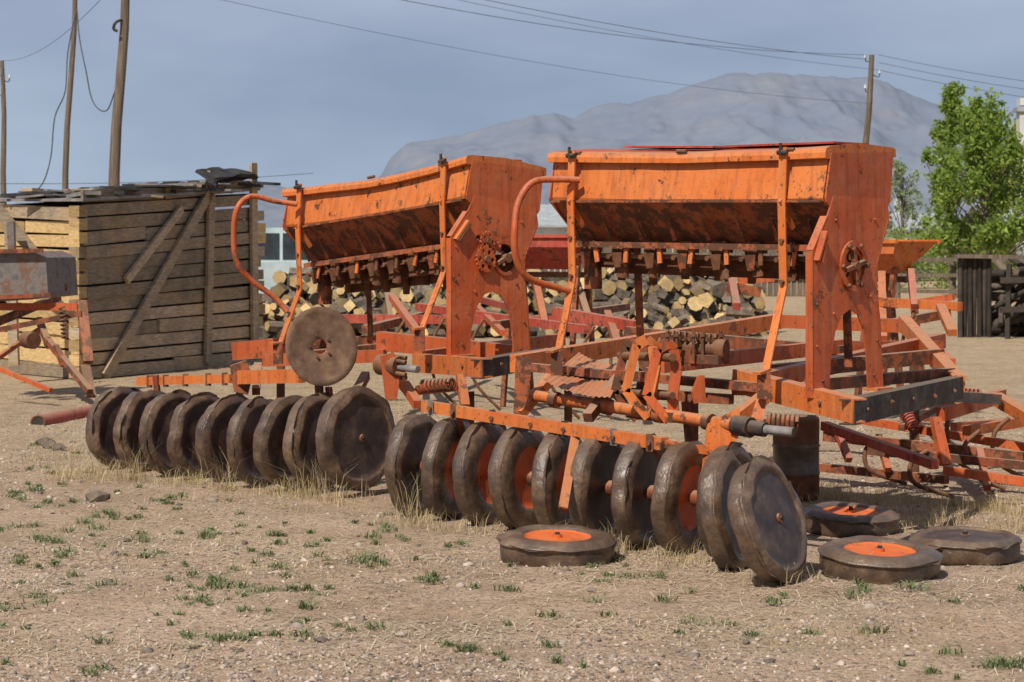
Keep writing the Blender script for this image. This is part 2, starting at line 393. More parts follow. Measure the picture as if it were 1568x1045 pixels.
    for p,q in (((-.088,1.45),(-.088,.76)),((.558,.76),(.505,1.25)),((.50,1.38),(.61,1.60)),((.04,1.62),(-.085,1.46))):
        ep.beam(T(-.002,p[0],p[1]),T(-.002,q[0],q[1]),.04,.006,'red_orange_paint',e2)
    for bb in(-.015,.49): ep.box(T(.03,bb,.762),e1*.04,e2*.075,V((0,0,.006)),'orange_paint')
    for (bb,zz) in((-.05,1.40),(-.05,1.2),(-.05,1.0),(.5,1.0),(.12,1.6),(.48,1.6),(0,.83),(.47,.83),(.1,1.15),(.44,1.22)):
        ep.cyl(T(.016,bb,zz),T(.024,bb,zz),.008,.008,6,random.choice(['rust','red_orange_paint']))
    parts['end_plates']=ep
    ge=MB()
    def ring(bc,zc,R1,R0,off,mat,teeth=0,holes=()):
        o=circ(bc,zc,R1,teeth*2 if teeth else 26,R1*.86 if teeth else None)
        ge.plate(o,[circ(bc,zc,R0,14)]+[circ(bc+h*math.cos(q),zc+h*math.sin(q),rr,10) for h,rr,k in holes for q in [2*math.pi*i/k for i in range(k)]],.012,lambda b_,z_,t:T(off+t,b_,z_),mat)
    if gear=='holes':
        ring(.27,1.375,.125,.095,.024,'red_orange_paint')
        for q in range(4):
            a_=q*math.pi/2+.2
            ge.beam(T(.03,.27,1.375),T(.03,.27+.09*math.cos(a_),1.375+.09*math.sin(a_)),.02,.028,'rusty_orange',e1)
        ge.cyl(T(-.02,.27,1.375),T(.05,.27,1.375),.022,.022,12,'rust')
        for q in range(6):
            a_=q*math.pi/3; ge.cyl(T(.03,.27+.11*math.cos(a_),1.375+.11*math.sin(a_)),T(.045,.27+.11*math.cos(a_),1.375+.11*math.sin(a_)),.012,.012,6,'rust')
        ge.beam(T(.03,-.075,1.41),T(.035,-.01,1.55),.012,.035,'red_orange_paint',e1)
        ge.beam(T(.036,-.045,1.40),T(.036,.0,1.53),.012,.02,'orange_paint',e1)
    else:
        ring(.17,1.345,.082,.02,.035,'red_orange_paint',20,((.05,.015,6),))
        ring(.19,1.455,.062,.02,.032,'red_orange_paint',16,((.035,.01,5),))
        ring(.34,1.37,.105,.086,.02,'red_orange_paint')
        ge.cyl(T(0,.17,1.345),T(.06,.17,1.345),.02,.02,10,'rust'); ge.cyl(T(0,.19,1.455),T(.05,.19,1.455),.017,.017,10,'rust')
        ge.beam(T(.02,.27,1.33),T(.02,.41,1.41),.02,.03,'rusty_orange',e1)
        ge.cyl(T(-.02,.35,1.37),T(.045,.35,1.37),.028,.028,12,'rust')
        ge.beam(T(.03,-.065,1.44),T(.035,.03,1.56),.014,.03,'orange_paint',e1)
        ge.beam(T(.045,-.045,1.43),T(.045,.04,1.54),.012,.012,'rust',e1)
    parts['drive_gears']=ge
    ho=MB(); ho.tube(hose,.018,'red_orange_paint',10,6)
    parts['bent_pipe_handle']=ho
    build('seed_drill',parts)
    return T
TA=seed_drill((1.474,10.9),math.radians(40),1.69,0,-.012,.02,.014,8,[(-.22,.885,-.13),(-1.53,.93,-.09)],'holes',
  [W(888,276,11.85),W(850,275,11.85),W(815,280,11.8),W(794,310,11.75),W(788,350,11.7),W(790,395,11.7),W(808,425,11.75),W(850,440,11.85),W(880,447,11.9)])
TB=seed_drill((-.304,13.4),math.radians(47),1.76,.062,.093,-.10,.035,9,[(-.17,.93,-.15),(-1.57,.93,-.13)],'sprockets',
  [W(455,313,14.5),W(420,308,14.5),W(385,301,14.45),W(364,318,14.4),W(358,355,14.4),W(362,400,14.4),W(385,430,14.45),W(420,455,14.5),W(440,478,14.5)])

# ---------------------------------------------------------------- toolbar frame
fr=MB()
OR='rusty_orange'; RP='red_orange_paint'; OP='orange_paint'
fr.channel(W(1122,583,11.45),W(1306,630,10.55),.07,.115,OP,-1)
fr.channel(W(1308,632,10.55),W(1474,594,12.25),.07,.12,'black_steel',-1)
fr.beam(W(1130,592,11.5),W(1440,522,14.2),.07,.09,RP)
fr.beam(W(1468,588,12.25),W(1384,494,14.9),.07,.09,OP)
fr.beam(W(1440,545,13.2),W(1180,570,12.2),.06,.08,OR)
fr.beam(W(790,557,12.7),W(1190,492,15.6),.08,.10,OP)
fr.beam(W(805,562,12.5),W(1240,600,11.0),.06,.045,OR)
fr.beam(W(1240,590,11.2),W(1455,572,12.5),.06,.06,OR)
fr.beam(W(1010,560,12.0),W(1290,530,13.5),.06,.08,RP)
fr.beam(W(1290,530,13.5),W(1440,530,14),.05,.06,RP)
fr.beam(W(960,510,14.5),W(1290,540,13.4),.06,.08,OR)
fr.beam(W(1190,492,15.6),W(1400,500,15),.06,.09,RP)
fr.channel(W(632,556,13.7),W(737,564,12.95),.07,.11,OP,-1)
fr.channel(W(739,566,12.95),W(838,548,13.9),.07,.11,'black_steel',-1)
fr.beam(W(582,522,14.7),W(800,545,13.8),.07,.12,RP)
fr.beam(W(640,548,13.7),W(860,520,15.2),.06,.08,RP)
fr.beam(W(362,538,15),W(440,531,14.8),.10,.12,RP)
fr.beam(W(405,552,14.8),W(590,545,14.6),.08,.08,RP)
fr.beam(W(470,545,14.5),W(700,520,15.5),.06,.06,OR)
fr.beam(W(440,531,14.8),W(590,522,15.0),.06,.08,OR)
fr.beam(W(600,560,13.6),W(640,620,13.0),.05,.05,RP)
fr.beam(W(705,575,13),W(712,622,12.9),.05,.04,OP)
fr.beam(W(860,560,12.4),W(795,635,12.1),.05,.05,OP)
fr.beam(W(955,570,12),W(900,640,11.6),.05,.05,OR)
fr.beam(W(1180,600,11.2),W(1090,672,10.95),.05,.06,OP)
fr.beam(W(940,600,11.8),W(1120,612,11.4),.05,.05,OR)
fr.beam(W(1050,615,11.8),W(1058,700,11.7),.04,.04,OR)
fr.beam(W(560,575,13.9),W(540,612,13.5),.05,.05,OR)
fr.beam(W(395,560,14.6),W(392,600,14.3),.05,.05,OR)
for (a,b_,D) in((720,600,13.6),(1062,600,13),(1400,560,14.2),(430,560,15.2),(870,570,14.6)):
    p=W(a,b_,D); fr.beam(p,V((p.x,p.y,-.02)),.05,.07,'rust')
tb=MB()
tb.cyl(W(803,604,12.25),W(1128,652,10.85),.031,.031,16,OP)
tb.cyl(W(640,598,13.3),W(700,592,13.1),.028,.028,12,RP)
tb.cyl(W(1126,651,10.87),W(1150,655,10.8),.05,.05,16,'black_steel')
tb.cyl(W(1150,655,10.8),W(1172,658,10.75),.036,.036,14,'black_steel')
tb.cyl(W(1172,658,10.75),W(1216,662,10.65),.023,.023,12,'steel_bright',cap='black_steel')
tb.cyl(W(582,558,13.2),W(612,562,13.1),.062,.062,14,'rust'); tb.cyl(W(612,562,13.1),W(640,566,13.0),.022,.022,10,'steel_bright')
for q in range(5):
    o=V((0,math.cos(q*1.256)*.06,math.sin(q*1.256)*.06)); tb.cyl(W(600,561,13.15)+o,W(622,564,13.1)+o,.014,.014,6,'rust')
for (x,y,D) in((850,612,12.0),(930,623,11.7),(1010,635,11.3),(1085,646,11.0)):
    tb.cyl(W(x-5,y-1,D),W(x+5,y+1,D-.03),.042,.042,14,OR)
br=MB(); e1a=V((.766,-.643,0)); e2a=V((.643,.766,0))
for dx,dy,D,mm in((0,0,11.35,OP),(-17,3,11.7,OR),(32,6,11.25,RP)):
    P_=[(975,528),(990,520),(1000,530),(1004,560),(998,600),(1000,640)]
    for i in range(5): br.beam(W(P_[i][0]+dx,P_[i][1]+dy,D),W(P_[i+1][0]+dx,P_[i+1][1]+dy,D),.012,.055,mm,V((1,0,0)) if i in(0,) else V((.9,-.3,.2)))
    br.beam(W(975+dx,528+dy,D),W(958+dx,600+dy,D),.045,.012,mm,V((0,1,0)))
    br.beam(W(958+dx,598+dy,D),W(992+dx,640+dy,D),.045,.012,mm,V((0,1,0)))
br.cyl(W(950,545,11.75),W(1030,548,11.2),.022,.022,10,'rust'); br.cyl(W(945,600,11.75),W(1030,606,11.2),.018,.018,10,'rust')
br.beam(W(955,575,11.7),W(1000,578,11.4),.06,.05,OR); br.beam(W(965,632,11.6),W(1035,640,11.2),.05,.05,OR)
br.cyl(W(1012,530,11.5),W(1042,531,11.45),.05,.05,14,'rust'); br.cyl(W(1040,531,11.45),W(1100,536,11.3),.036,.036,14,'rust')
br.cyl(W(1098,536,11.3),W(1112,537,11.28),.055,.055,14,'rust'); br.spring(W(1015,513,11.45),W(1098,520,11.3),.024,.007,9,'rust')
br.box(W(1030,522,11.4),e1a*.04,e2a*.05,V((0,0,.03)),'rust'); br.box(W(1078,550,11.35),e1a*.12,e2a*.05,V((0,0,.022)),'rusty_orange')
br.box(W(1050,548,11.4),e1a*.05,e2a*.03,V((0,0,.04)),'rusty_orange')
for x in(1022,1036,1062,1076,1104): br.cyl(W(x,508,11.3),W(x,552,11.3),.008,.008,6,'rust'); br.cyl(W(x,512,11.3),W(x,516,11.3),.016,.016,6,'rust')
br.poly([W(1082,650,10.95),W(1130,625,10.85),W(1128,668,10.85),W(1098,722,10.9),W(1074,722,10.95)],e1a*.012,OP)
br.poly([W(x,y,D) for x,y,D in((1150,640,10.9),(1160,605,11.0),(1172,605,11),(1166,645,10.9))],e1a*.01,RP)
br.poly([W(x,y,11.3) for x,y in((1058,600),(1068,575),(1076,575),(1078,615),(1062,618))],e1a*.012,RP)
br.poly([W(x,y,13.1) for x,y in((582,545),(600,540),(612,552),(606,612),(590,612))],e1a*.012,RP)
br.poly([W(x,y,14.2) for x,y in((352,560),(375,552),(385,575),(378,605),(358,600))],e1a*.012,OR)
br.poly([W(x,y,12.1) for x,y in((790,545),(812,548),(808,600),(796,640),(786,632))],e1a*.012,OR)
br.spring(W(645,592,13.1),W(692,588,12.9),.032,.011,8,'rusty_orange')
br.spring(W(1172,645,10.95),W(1222,650,10.9),.036,.011,7,'rusty_orange')
N=70;vs=[]
c00,c10,c11,c01=W(830,582,12.0),W(886,548,12.7),W(957,563,12.3),W(934,606,11.5)
for i in range(N+1):
    for j in range(N+1):
        u,v=i/N,j/N; p=(c00*(1-u)+c10*u)*(1-v)+(c01*(1-u)+c11*u)*v
        p=p+V((0,0,-.03*math.sin(math.pi*v*.9)+.03*u*u+.0035*math.sin(v*80)+.006*noise.noise(V((u*3,v*3,0))))); vs.append(p)
br.add(vs,[(i*(N+1)+j,i*(N+1)+j+1,(i+1)*(N+1)+j+1,(i+1)*(N+1)+j) for i in range(N) for j in range(N)],'orange_paint',True)
br.beam(W(884,650,11.5),W(862,778,11.0),.045,.012,OP,V((0,1,0)))
build('toolbar_frame',{'frame_beams':fr,'lift_shaft':tb,'brackets_and_springs':br})

# ---------------------------------------------------------------- press wheels
def wheel(mb,c,ax,r=.27,seed=0,face='disc_face',inner='disc_face',amp=.009,hub=True,wf=.84):
    k=r/.27
    if face=='disc_face':
        pr=[(.056,.001),(.056,.06),(.050,.12),(.044,.19),(.048,.215),(.058,.222),(.062,.230)]; nf=4
    else:
        pr=[(.046,.001),(.046,.06),(.047,.12),(.050,.158),(.058,.162),(.063,.178),(.064,.215)]; nf=3
    pr+=[(.060,.236),(.046,.258),(.041,.262),(.037,.274),(.032,.275),(.028,.264),(.015,.265),(-.015,.266),(-.045,.264),(-.052,.260),(-.070,.234),(-.072,.228),(-.062,.200),(-.045,.192),(-.035,.12),(-.030,.05),(-.030,.001)]
    pr=[(a*k*wf,b*k) for a,b in pr]; ty='tyre_rubber'; m_=len(pr)-1
    mats=[face]*nf+[ty]*(m_-nf-4)+[inner]*4
    mb.lathe(c,ax,pr,mats,60,seed,amp)
    a=ax.normalized()
    if hub:
        hm='rusty_orange' if face=='disc_face' else 'fresh_orange'
        mb.cyl(c+a*.02,c+a*.058*k,.026,.022,12,hm,cap='rust'); mb.cyl(c+a*.04,c+a*.070,.012,.012,6,'black_steel')
def flap(mb,c,ax,r,seed):
    a=ax.normalized(); x=a.cross(V((0,0,1))).normalized(); y=a.cross(x); rnd=random.Random(seed)
    for _ in range(3):
        t0=rnd.uniform(0,6.28); span=rnd.uniform(.5,1.4); n=18; vs=[]
        for i in range(n+1):
            t=t0+span*i/n; h=(.006+.020*abs(noise.noise(V((t*3,seed,0)))))*math.sin(math.pi*i/n)
            d=x*math.cos(t)+y*math.sin(t)
            vs+= [c+d*(r*.97)+a*.032,c+d*(r+.004+h)+a*(.036+.02*noise.noise(V((t*3,seed,4)))),c+d*(r*.97)+a*.022]
        mb.add(vs,[(3*i,3*i+3,3*i+4,3*i+1) for i in range(n)]+[(3*i+1,3*i+4,3*i+5,3*i+2) for i in range(n)],'tyre_rubber',False)
def gang(pts,axis,radii,oranges,beams,seed):
    parts={}
    for i,(p,r) in enumerate(zip(pts,radii)):
        mb=MB(); j=V((random.uniform(-.08,.08),random.uniform(-.08,.08),random.uniform(-.08,.08)))
        wheel(mb,p,axis+j,r,seed+i,'fresh_orange' if i in oranges else 'disc_face','rusty_orange',amp=.013)
        flap(mb,p,axis+j,r,seed+i)
        parts['press_wheel_%d'%(i+1)]=mb
    a=MB(); d=(pts[-1]-pts[0]).normalized(); a.cyl(pts[0]-d*.1,pts[-1]+d*.06,.018,.018,8,'rust')
    for i in range(len(pts)-1):
        m_=(pts[i]+pts[i+1])/2; a.cyl(m_-d*.07,m_+d*.07,.04,.04,10,'rusty_orange')
    parts['axle']=a
    b_=MB()
    for (p,q,w,h,m_) in beams: b_.beam(p,q,w,h,m_)
    parts['carrier_beam']=b_
    return parts
P0=V((-2.58,15.0,.275)); P1=V((-.915,13.3,.345)); pts=[]
for i in range(9):
    t=i/8; p=P0.lerp(P1,t*.985 if i<8 else 1); p.z=.272 if i<6 else .272+.02*(i-5)
    pts.append(p)
pts[8].z=.352
LB=[(W(213,584,15.05),W(356,580,14.3),.05,.055,'orange_paint'),(W(368,578,14.2),W(462,576,13.75),.05,.085,'orange_paint')]
parts=gang(pts,V((.80,-.60,.0)),[.27]*6+[.275,.285,.298],(),LB,10)
mb=parts['carrier_beam']
for x,y in((230,584),(255,583),(285,582),(320,581),(345,580)):
    p=W(x,y,15.05-.75*(x-213)/143)-V((0,.03,0)); mb.box(p,V((.018,0,0)),V((0,.006,0)),V((0,0,.04)),'rust'); 
for k in(1,4,7):
    t=pts[k]; q=V((t.x,t.y,.66)); mb.beam(t+V((.08,.1,0)),q+V((.05,.05,-.03)),.04,.02,'rusty_orange')
build('press_wheel_gang',parts)
P0=V((-.525,12.5,.272)); P1=V((1.02,10.72,.272)); pts=[P0.lerp(P1,i/8) for i in range(9)]
RB=[(W(650,622,12.35),W(1018,680,10.95),.05,.06,'orange_paint')]
parts=gang(pts,V((.87,-.48,.0)),[.275]*9,(1,2,3,4,7),RB,40)
mb=parts['carrier_beam']
for x in (665,700,760,820,870,945,1000):
    t=(x-650)/368; p=W(x,622+58*t,12.35-1.4*t)-V((.02,.035,0)); mb.box(p,V((.016,-.012,0)),V((0,.006,0)),V((0,0,.042)),random.choice(['rust','black_steel','grey_metal']))
    mb.cyl(p,p-V((.01,.03,0)),.012,.012,6,'rust')
for k in(1,4,7):
    t=pts[k]+V((.12,.1,0)); q=W(650+46*k,618+7*k,12.3-.17*k); mb.beam(t,q,.04,.02,'rusty_orange')
mb.beam(W(1018,680,10.95),W(1085,690,10.95),.04,.04,OP)
build('press_wheel_gang',parts)
def loose(px,D,r,tilt,face,seed,z=.062,ax=None):
    mb=MB(); c_=V(((px-784)*D/F,D,z)); a=ax or V((tilt[0],tilt[1],1)); wheel(mb,c_,a,r,seed,face,'disc_face',.014,wf=.95 if ax is None else .86); flap(mb,c_,a,r,seed)
    build('loose_press_wheel',mb)
loose(853,10.72,.28,(.02,-.07),'fresh_orange',71)
loose(1302,11.75,.25,(.03,-.07),'fresh_orange',72)
loose(1346,10.25,.275,(.03,-.09),'fresh_orange',73)
loose(1478,10.75,.255,(-.02,-.05),'disc_face',74)
loose(1178,10.02,.28,None,'disc_face',75,.268,V((.80,-.50,.30)))
loose(1116,10.40,.265,None,'disc_face',76,.262,V((.90,-.40,.16)))
mb=MB(); cc=W(490,531,13.55); ax=V((.50,-.85,.12)).normalized()
mb.lathe(cc,ax,[(.0,.045),(.004,.05),(.0,.10),(.018,.2),(.028,.236),(.024,.238),(.010,.2),(-.006,.10),(-.006,.045),(0,.045)],['rusty_orange']+['rust_disc']*8,48,3,.002)
for q in range(5):
    u=ax.cross(V((0,0,1))).normalized(); w=ax.cross(u); o=(u*math.cos(q*1.256)+w*math.sin(q*1.256))*.068; mb.cyl(cc+o,cc+o+ax*.012,.009,.009,6,'rust')
mb.beam(cc-ax*.03+V((0,0,-.06)),cc-ax*.05+V((0.02,0,-.34)),.05,.02,'rusty_orange')
build('coulter_disc',mb)
mb=MB(); c_=V((1.66,13.3,0)); mb.lathe(c_,V((0,0,1)),[(0,.001),(0,.13),(.02,.137),(.14,.135),(.15,.142),(.16,.135),(.30,.135),(.31,.142),(.32,.135),(.46,.137),(.48,.13),(.47,.12),(.47,.001)],['rust']*3+['tyre_rubber']*5+['rust']*4,32,5,0)
build('steel_drum',mb)
mb=MB(); a=W(58,648,18.6); b_=W(170,625,20.0)
mb.cyl(a,b_,.065,.065,20,'red_paint',cap='black_steel'); mb.lathe(a,(a-b_),[(-.02,.068),(.004,.068),(.004,.052),(-.1,.05)],['rust']*3,20,0,0)
build('steel_pipe',mb)

# ---------------------------------------------------------------- harrow / cultivator frames at right and back
def implement(name,beams,mats=('red_paint','rusty_orange','red_orange_paint'),springs=(),tines=()):
    mb=MB(); t=MB()
    for i,b in enumerate(beams):
        x1,y1,d1,x2,y2,d2,w,h=b[:8]; mb.beam(W(x1,y1,d1),W(x2,y2,d2),w,h,b[8] if len(b)>8 else mats[i%len(mats)])
    for (x1,y1,d1,x2,y2,d2,R) in springs: t.spring(W(x1,y1,d1),W(x2,y2,d2),R,R*.25,8,'red_paint')
    for (x,y,d) in tines:
        p=W(x,y,d); g_=V((p.x+.15,p.y,.02)); t.tube([p,V((p.x-.10,p.y-.03,p.z*.75)),V((p.x-.08,p.y-.05,p.z*.35)),g_],.014,'rust',6,5)
    build(name,{'frame':mb,'tines_and_springs':t})
implement('harrow_frame',[
 (1262,652,13.2,1432,712,12.2,.05,.05),(1262,668,14,1568,700,13.4,.05,.06),(1300,640,14.6,1600,690,13.6,.05,.05),
 (1430,605,13.6,1532,612,13.6,.06,.06,'black_steel'),(1440,635,13.3,1535,606,14.3,.05,.08,'red_orange_paint'),(1432,640,13,1448,712,12.9,.06,.04),
 (1445,720,13,1600,742,12.8,.06,.05,'red_orange_paint'),(1258,716,14.2,1450,735,13.6,.05,.05),(1480,660,13.8,1600,640,14.5,.06,.06,'orange_paint'),
 (1525,610,13.8,1600,655,13.2,.07,.07,'orange_paint'),(1380,655,14,1460,610,15,.04,.04),(1345,668,14,1360,720,13.8,.04,.04),(1500,690,13.4,1512,748,13.0,.04,.04),
 (1330,690,13.6,1600,716,13,.04,.05),(1460,655,14.5,1640,640,15.5,.05,.06),(1280,655,13.9,1300,705,13.7,.04,.04)],
 springs=((1385,625,13.4,1400,658,13.3,.03),(1450,600,14.2,1500,604,14.2,.03)),tines=((1350,668,13.9),(1420,690,13.2),(1500,660,13.6),(1545,640,14),(1475,605,14)))
implement('spring_tine_cultivator',[
 (500,488,21,960,492,20,.08,.08),(560,505,19,700,470,24,.07,.07),(600,455,22,640,510,19,.06,.06),(640,470,22,900,505,18.5,.06,.07),
 (760,498,19.5,960,470,24,.07,.07),(820,430,21,835,500,20,.06,.06),(850,478,20,975,500,18.8,.07,.09,'red_paint'),(880,425,21,905,500,20,.06,.06),
 (930,480,20,945,525,18,.06,.06),(700,450,23,780,470,21,.05,.06),(590,435,24,600,500,21,.05,.05),(720,460,22,770,510,19,.05,.05),
 (1120,425,22,1128,470,21,.07,.07),(1110,440,22,1165,448,22,.06,.1),(1130,430,22,1185,425,22,.06,.08)],
 tines=((620,490,20),(680,488,20),(740,490,20),(860,495,19),(910,500,19),(955,500,19)))
def trough(name,x1,x2,D,yt,yb,mat,dx=.25,legs=True,ty=.3):
    mb=MB(); a=W(x1,yt,D); b_=W(x2,yt,D-.4); zb=H-(yb-HZ)*D/F; d=(b_-a).normalized(); n_=V((-d.y,d.x,0)); zt=a.z
    def q(p,o,z,i): return V((p.x,p.y,z))+n_*o+d*i
    vs=[q(a,-.28,zt,0),q(a,-.28,zt-.1,.02),q(a,-.08,zb,dx),q(a,.08,zb,dx),q(a,.28,zt,0),q(b_,-.28,zt,0),q(b_,-.28,zt-.1,-.02),q(b_,-.08,zb,-dx),q(b_,.08,zb,-dx),q(b_,.28,zt,0)]
    mb.add(vs,[(0,5,6,1),(1,6,7,2),(2,7,8,3),(3,8,9,4),(0,1,2,3,4),(9,8,7,6,5)],mat); 
    mb.beam(q(a,-.29,zt,-.02),q(b_,-.29,zt,.02),.03,.03,mat); mb.beam(q(a,.29,zt,-.02),q(b_,.29,zt,.02),.03,.03,mat)
    lg=MB()
    if legs:
        for p,i in((a,.15),(b_,-.15)):
            for o in(-.2,.2): lg.beam(q(p,o*.5,zb+.05,i),q(p,o*1.6,0,i),.04,.05,'rusty_orange')
        lg.beam(q(a,-.25,.35,.1),q(b_,-.25,.35,-.1),.05,.05,'rusty_orange'); lg.beam(q(a,-.0,zb-.05,.1),q(b_,0,zb-.05,-.1),.05,.05,'rust')
    build(name,{'trough':mb,'legs':lg})
trough('grain_trough',770,915,21,362,412,'red_paint')
trough('grain_trough',1325,1404,19,370,418,'orange_paint',.2)
implement('implement_drawbar',[(1340,462,18,1470,470,17.4,.07,.07,'orange_paint'),(1345,500,17,1452,480,17.4,.06,.07),(1350,420,18.5,1352,520,17.5,.06,.06),
 (1395,415,18,1400,470,17.6,.05,.05),(1440,470,17.4,1458,510,16.8,.07,.05,'orange_paint'),(1300,478,19,1460,455,18.5,.05,.05),(1385,500,17,1455,560,15,.07,.09,'red_orange_paint')],tines=((1400,480,17),))
mb=MB()
for b in [(-40,470,22,135,470,21.5,.07,.07),(-20,500,21.5,90,455,23,.06,.07),(125,462,21.5,135,555,21.2,.09,.06),(60,490,22,75,530,21.5,.06,.06),(72,520,21.5,138,600,20.8,.06,.05),
  (0,565,21,78,598,20.6,.04,.04),(85,530,21.3,98,560,21.2,.05,.05),(20,455,22.5,100,440,22,.05,.07),(0,505,21.4,125,480,21.4,.05,.05),(-20,560,21.2,60,505,22,.04,.04),(130,560,21.2,140,608,21,.09,.03)]:
    mb.beam(W(*b[:3]),W(*b[3:6]),b[6],b[7],'rusty_orange' if random.random()<.75 else 'red_orange_paint')
mb.cyl(W(40,520,21.3),W(52,522,21.2),.08,.08,14,'rust'); mb.spring(W(95,470,21.3),W(100,520,21.3),.03,.009,8,'rust')
hb=MB()
o=[(-60,388),(50,385),(70,395),(74,455),(0,462),(-60,460)]
hb.poly([W(x,y,21.6) for x,y in o],V((.15,.7,0)),'grey_metal'); hb.beam(W(-60,386,21.55),W(66,384,21.55),.05,.04,'rusty_orange'); hb.beam(W(-60,458,21.55),W(78,452,21.55),.05,.04,'rusty_orange')
hb.beam(W(16,340,23),W(18,385,23),.05,.07,'grey_metal')
build('worn_seed_drill',{'hopper':hb,'undercarriage':mb})

# ---------------------------------------------------------------- wooden shed
wl=MB(); tr=MB(); rf=MB(); lg=MB(); co=MB()
A=V((-4.62,24.6,0)); B=V((-3.2,28.0,0)); C=V((-6.6,27.0,0)); Dd=C+(B-A)
def wall(p,q,h0,h1,mat,out,ph=.17):
    n=int(max(h0,h1)/ph); d=(q-p).normalized(); LL=(q-p).length
    for i in range(n+1):
        z0=i*ph; 
        if z0+ph*.5>max(h0,h1): break
        sc0=h0/(n*ph) ; sc1=h1/(n*ph); cut=random.choice([1,1,random.uniform(.3,.7)]); segs=[(0,cut),(cut,1)] if cut<1 else [(0,1)]
        for (t0,t1) in segs:
            o=out*random.uniform(-.01,.035); k=random.uniform(-.03,.03)
            mm=mat if random.random()<.88 else ('wood_fresh' if mat=='wood_old' else 'wood_old')
            za=lambda t:(z0+ph/2)*(sc0*(1-t)+sc1*t)
            wl.beam(p+d*LL*t0+V((0,0,za(t0)+k*.5))+o-d*(random.uniform(0,.06) if t0==0 else 0),p+d*(LL*t1-.01)+V((0,0,za(t1)-k*.5))+o+d*(random.uniform(0,.08) if t1==1 else 0),.035,ph*random.uniform(.80,.98),mm)
dF=(B-A).normalized(); nF=V((dF.y,-dF.x,0)); dL=(C-A).normalized(); nL=V((-dL.y,dL.x,0))
if nL.y>0: nL=-nL
wall(A,B,1.90,2.10,'wood_old',nF,.155); wall(A+dL*.1,C,1.88,1.95,'wood_fresh',nL,.16); wall(C,Dd,1.9,2.1,'wood_old',V((-1,0,0))); wall(B,Dd,2.1,2.1,'wood_old',V((0,1,0)))
co.poly([A+(Dd-A)*.03,B+(C-B)*.03,Dd+(A-Dd)*.03,C+(B-C)*.03],V((0,0,1.85)),'wood_dark')  # dark box added inside the shed to block light behind the planks
for i in range(13):
    z=.08+i*.145
    for P_,d_,l_ in((A,-dF,.16),(B,dF,random.uniform(.15,.38))):
        s_=P_+V((0,0,z+random.uniform(-.01,.01)))+nF*(-.03); lg.beam(s_,s_+d_*l_,.13,.12,'wood_fresh' if random.random()<.6 else 'wood_old')
def onF(px,py,off=.07):  # point on the front wall plane
    k=(px-784)/F
    t=(k*A.y-A.x)/(dF.x-k*dF.y); p=A+dF*t; D=p.y; return V((p.x,p.y,H-(py-HZ)*D/F))+nF*off
for (x1,y1,x2,y2,w_) in((315,292,152,578,.13),(316,262,310,556,.13),(380,250,383,548,.14),(270,320,185,430,.1)):
    tr.beam(onF(x1,y1),onF(x2,y2),.04,w_,'wood_old',nF.cross(V((0,0,1))))
tr.beam(W(-5,318,24.3),W(62,400,24.2),.05,.12,'wood_old',V((1,0,0))); tr.beam(W(15,340,24),W(22,560,24),.1,.1,'wood_old')
cen=(A+B+C+Dd)/4
rp=[p+(p-cen)*.06 for p in(A,B,Dd,C)]; hz=[1.93,2.13,2.15,1.97]
rf.poly([V((p.x,p.y,h)) for p,h in zip(rp,hz)],V((0,0,.03)),'roof_sheet')
for i in range(110):
    u,v=random.random(),random.random()**1.6; p=(A*(1-u)+B*u)*(1-v)+(C*(1-u)+Dd*u)*v; z=1.97+.2*u+random.uniform(-.02,.08)
    an=random.uniform(0,3.14); d=V((math.cos(an),math.sin(an),random.uniform(-.09,.09))); p=V((p.x,p.y,z))
    rf.beam(p-d*random.uniform(.1,.4),p+d*random.uniform(.1,.4),random.uniform(.08,.45),random.uniform(.012,.05),random.choice(['tar','roof_sheet','wood_old','roof_sheet','tar','wood_old']))
for i in range(30):
    u=random.random(); p=A.lerp(B,u)+(C-A)*random.uniform(.02,.3); p.z=2.0+.2*u; r=random.uniform(.04,.11)
    rf.add([V((q.x*r*random.uniform(.7,1.3),q.y*r,q.z*r*random.uniform(.4,.9)))+p for q in [V(v) for v in [(0,0,1),(.9,0,.3),(.28,.85,.3),(-.72,.53,.3),(-.72,-.53,.3),(.28,-.85,.3)]]],[(0,1,2),(0,2,3),(0,3,4),(0,4,5),(0,5,1),(5,4,3,2,1)],random.choice(['tar','bark','roof_sheet']))
vs=[]
for i in range(13):
    for j in range(7):
        u,v=i/12,j/6; p=onF(296+74*u,264+30*v*(1-.5*u)-8*math.sin(u*3)+5*noise.noise(V((u*4,v*2,7))),.02+.22*math.sin(v*2.2)+.14*noise.noise(V((u*4,v*3,1)))); vs.append(p)
rf.add(vs,[(i*7+j,i*7+j+1,(i+1)*7+j+1,(i+1)*7+j) for i in range(12) for j in range(6)],'tar',False)
build('wooden_shed',{'plank_walls':wl,'braces':tr,'roof':rf,'log_ends':lg,'light_block_core':co})

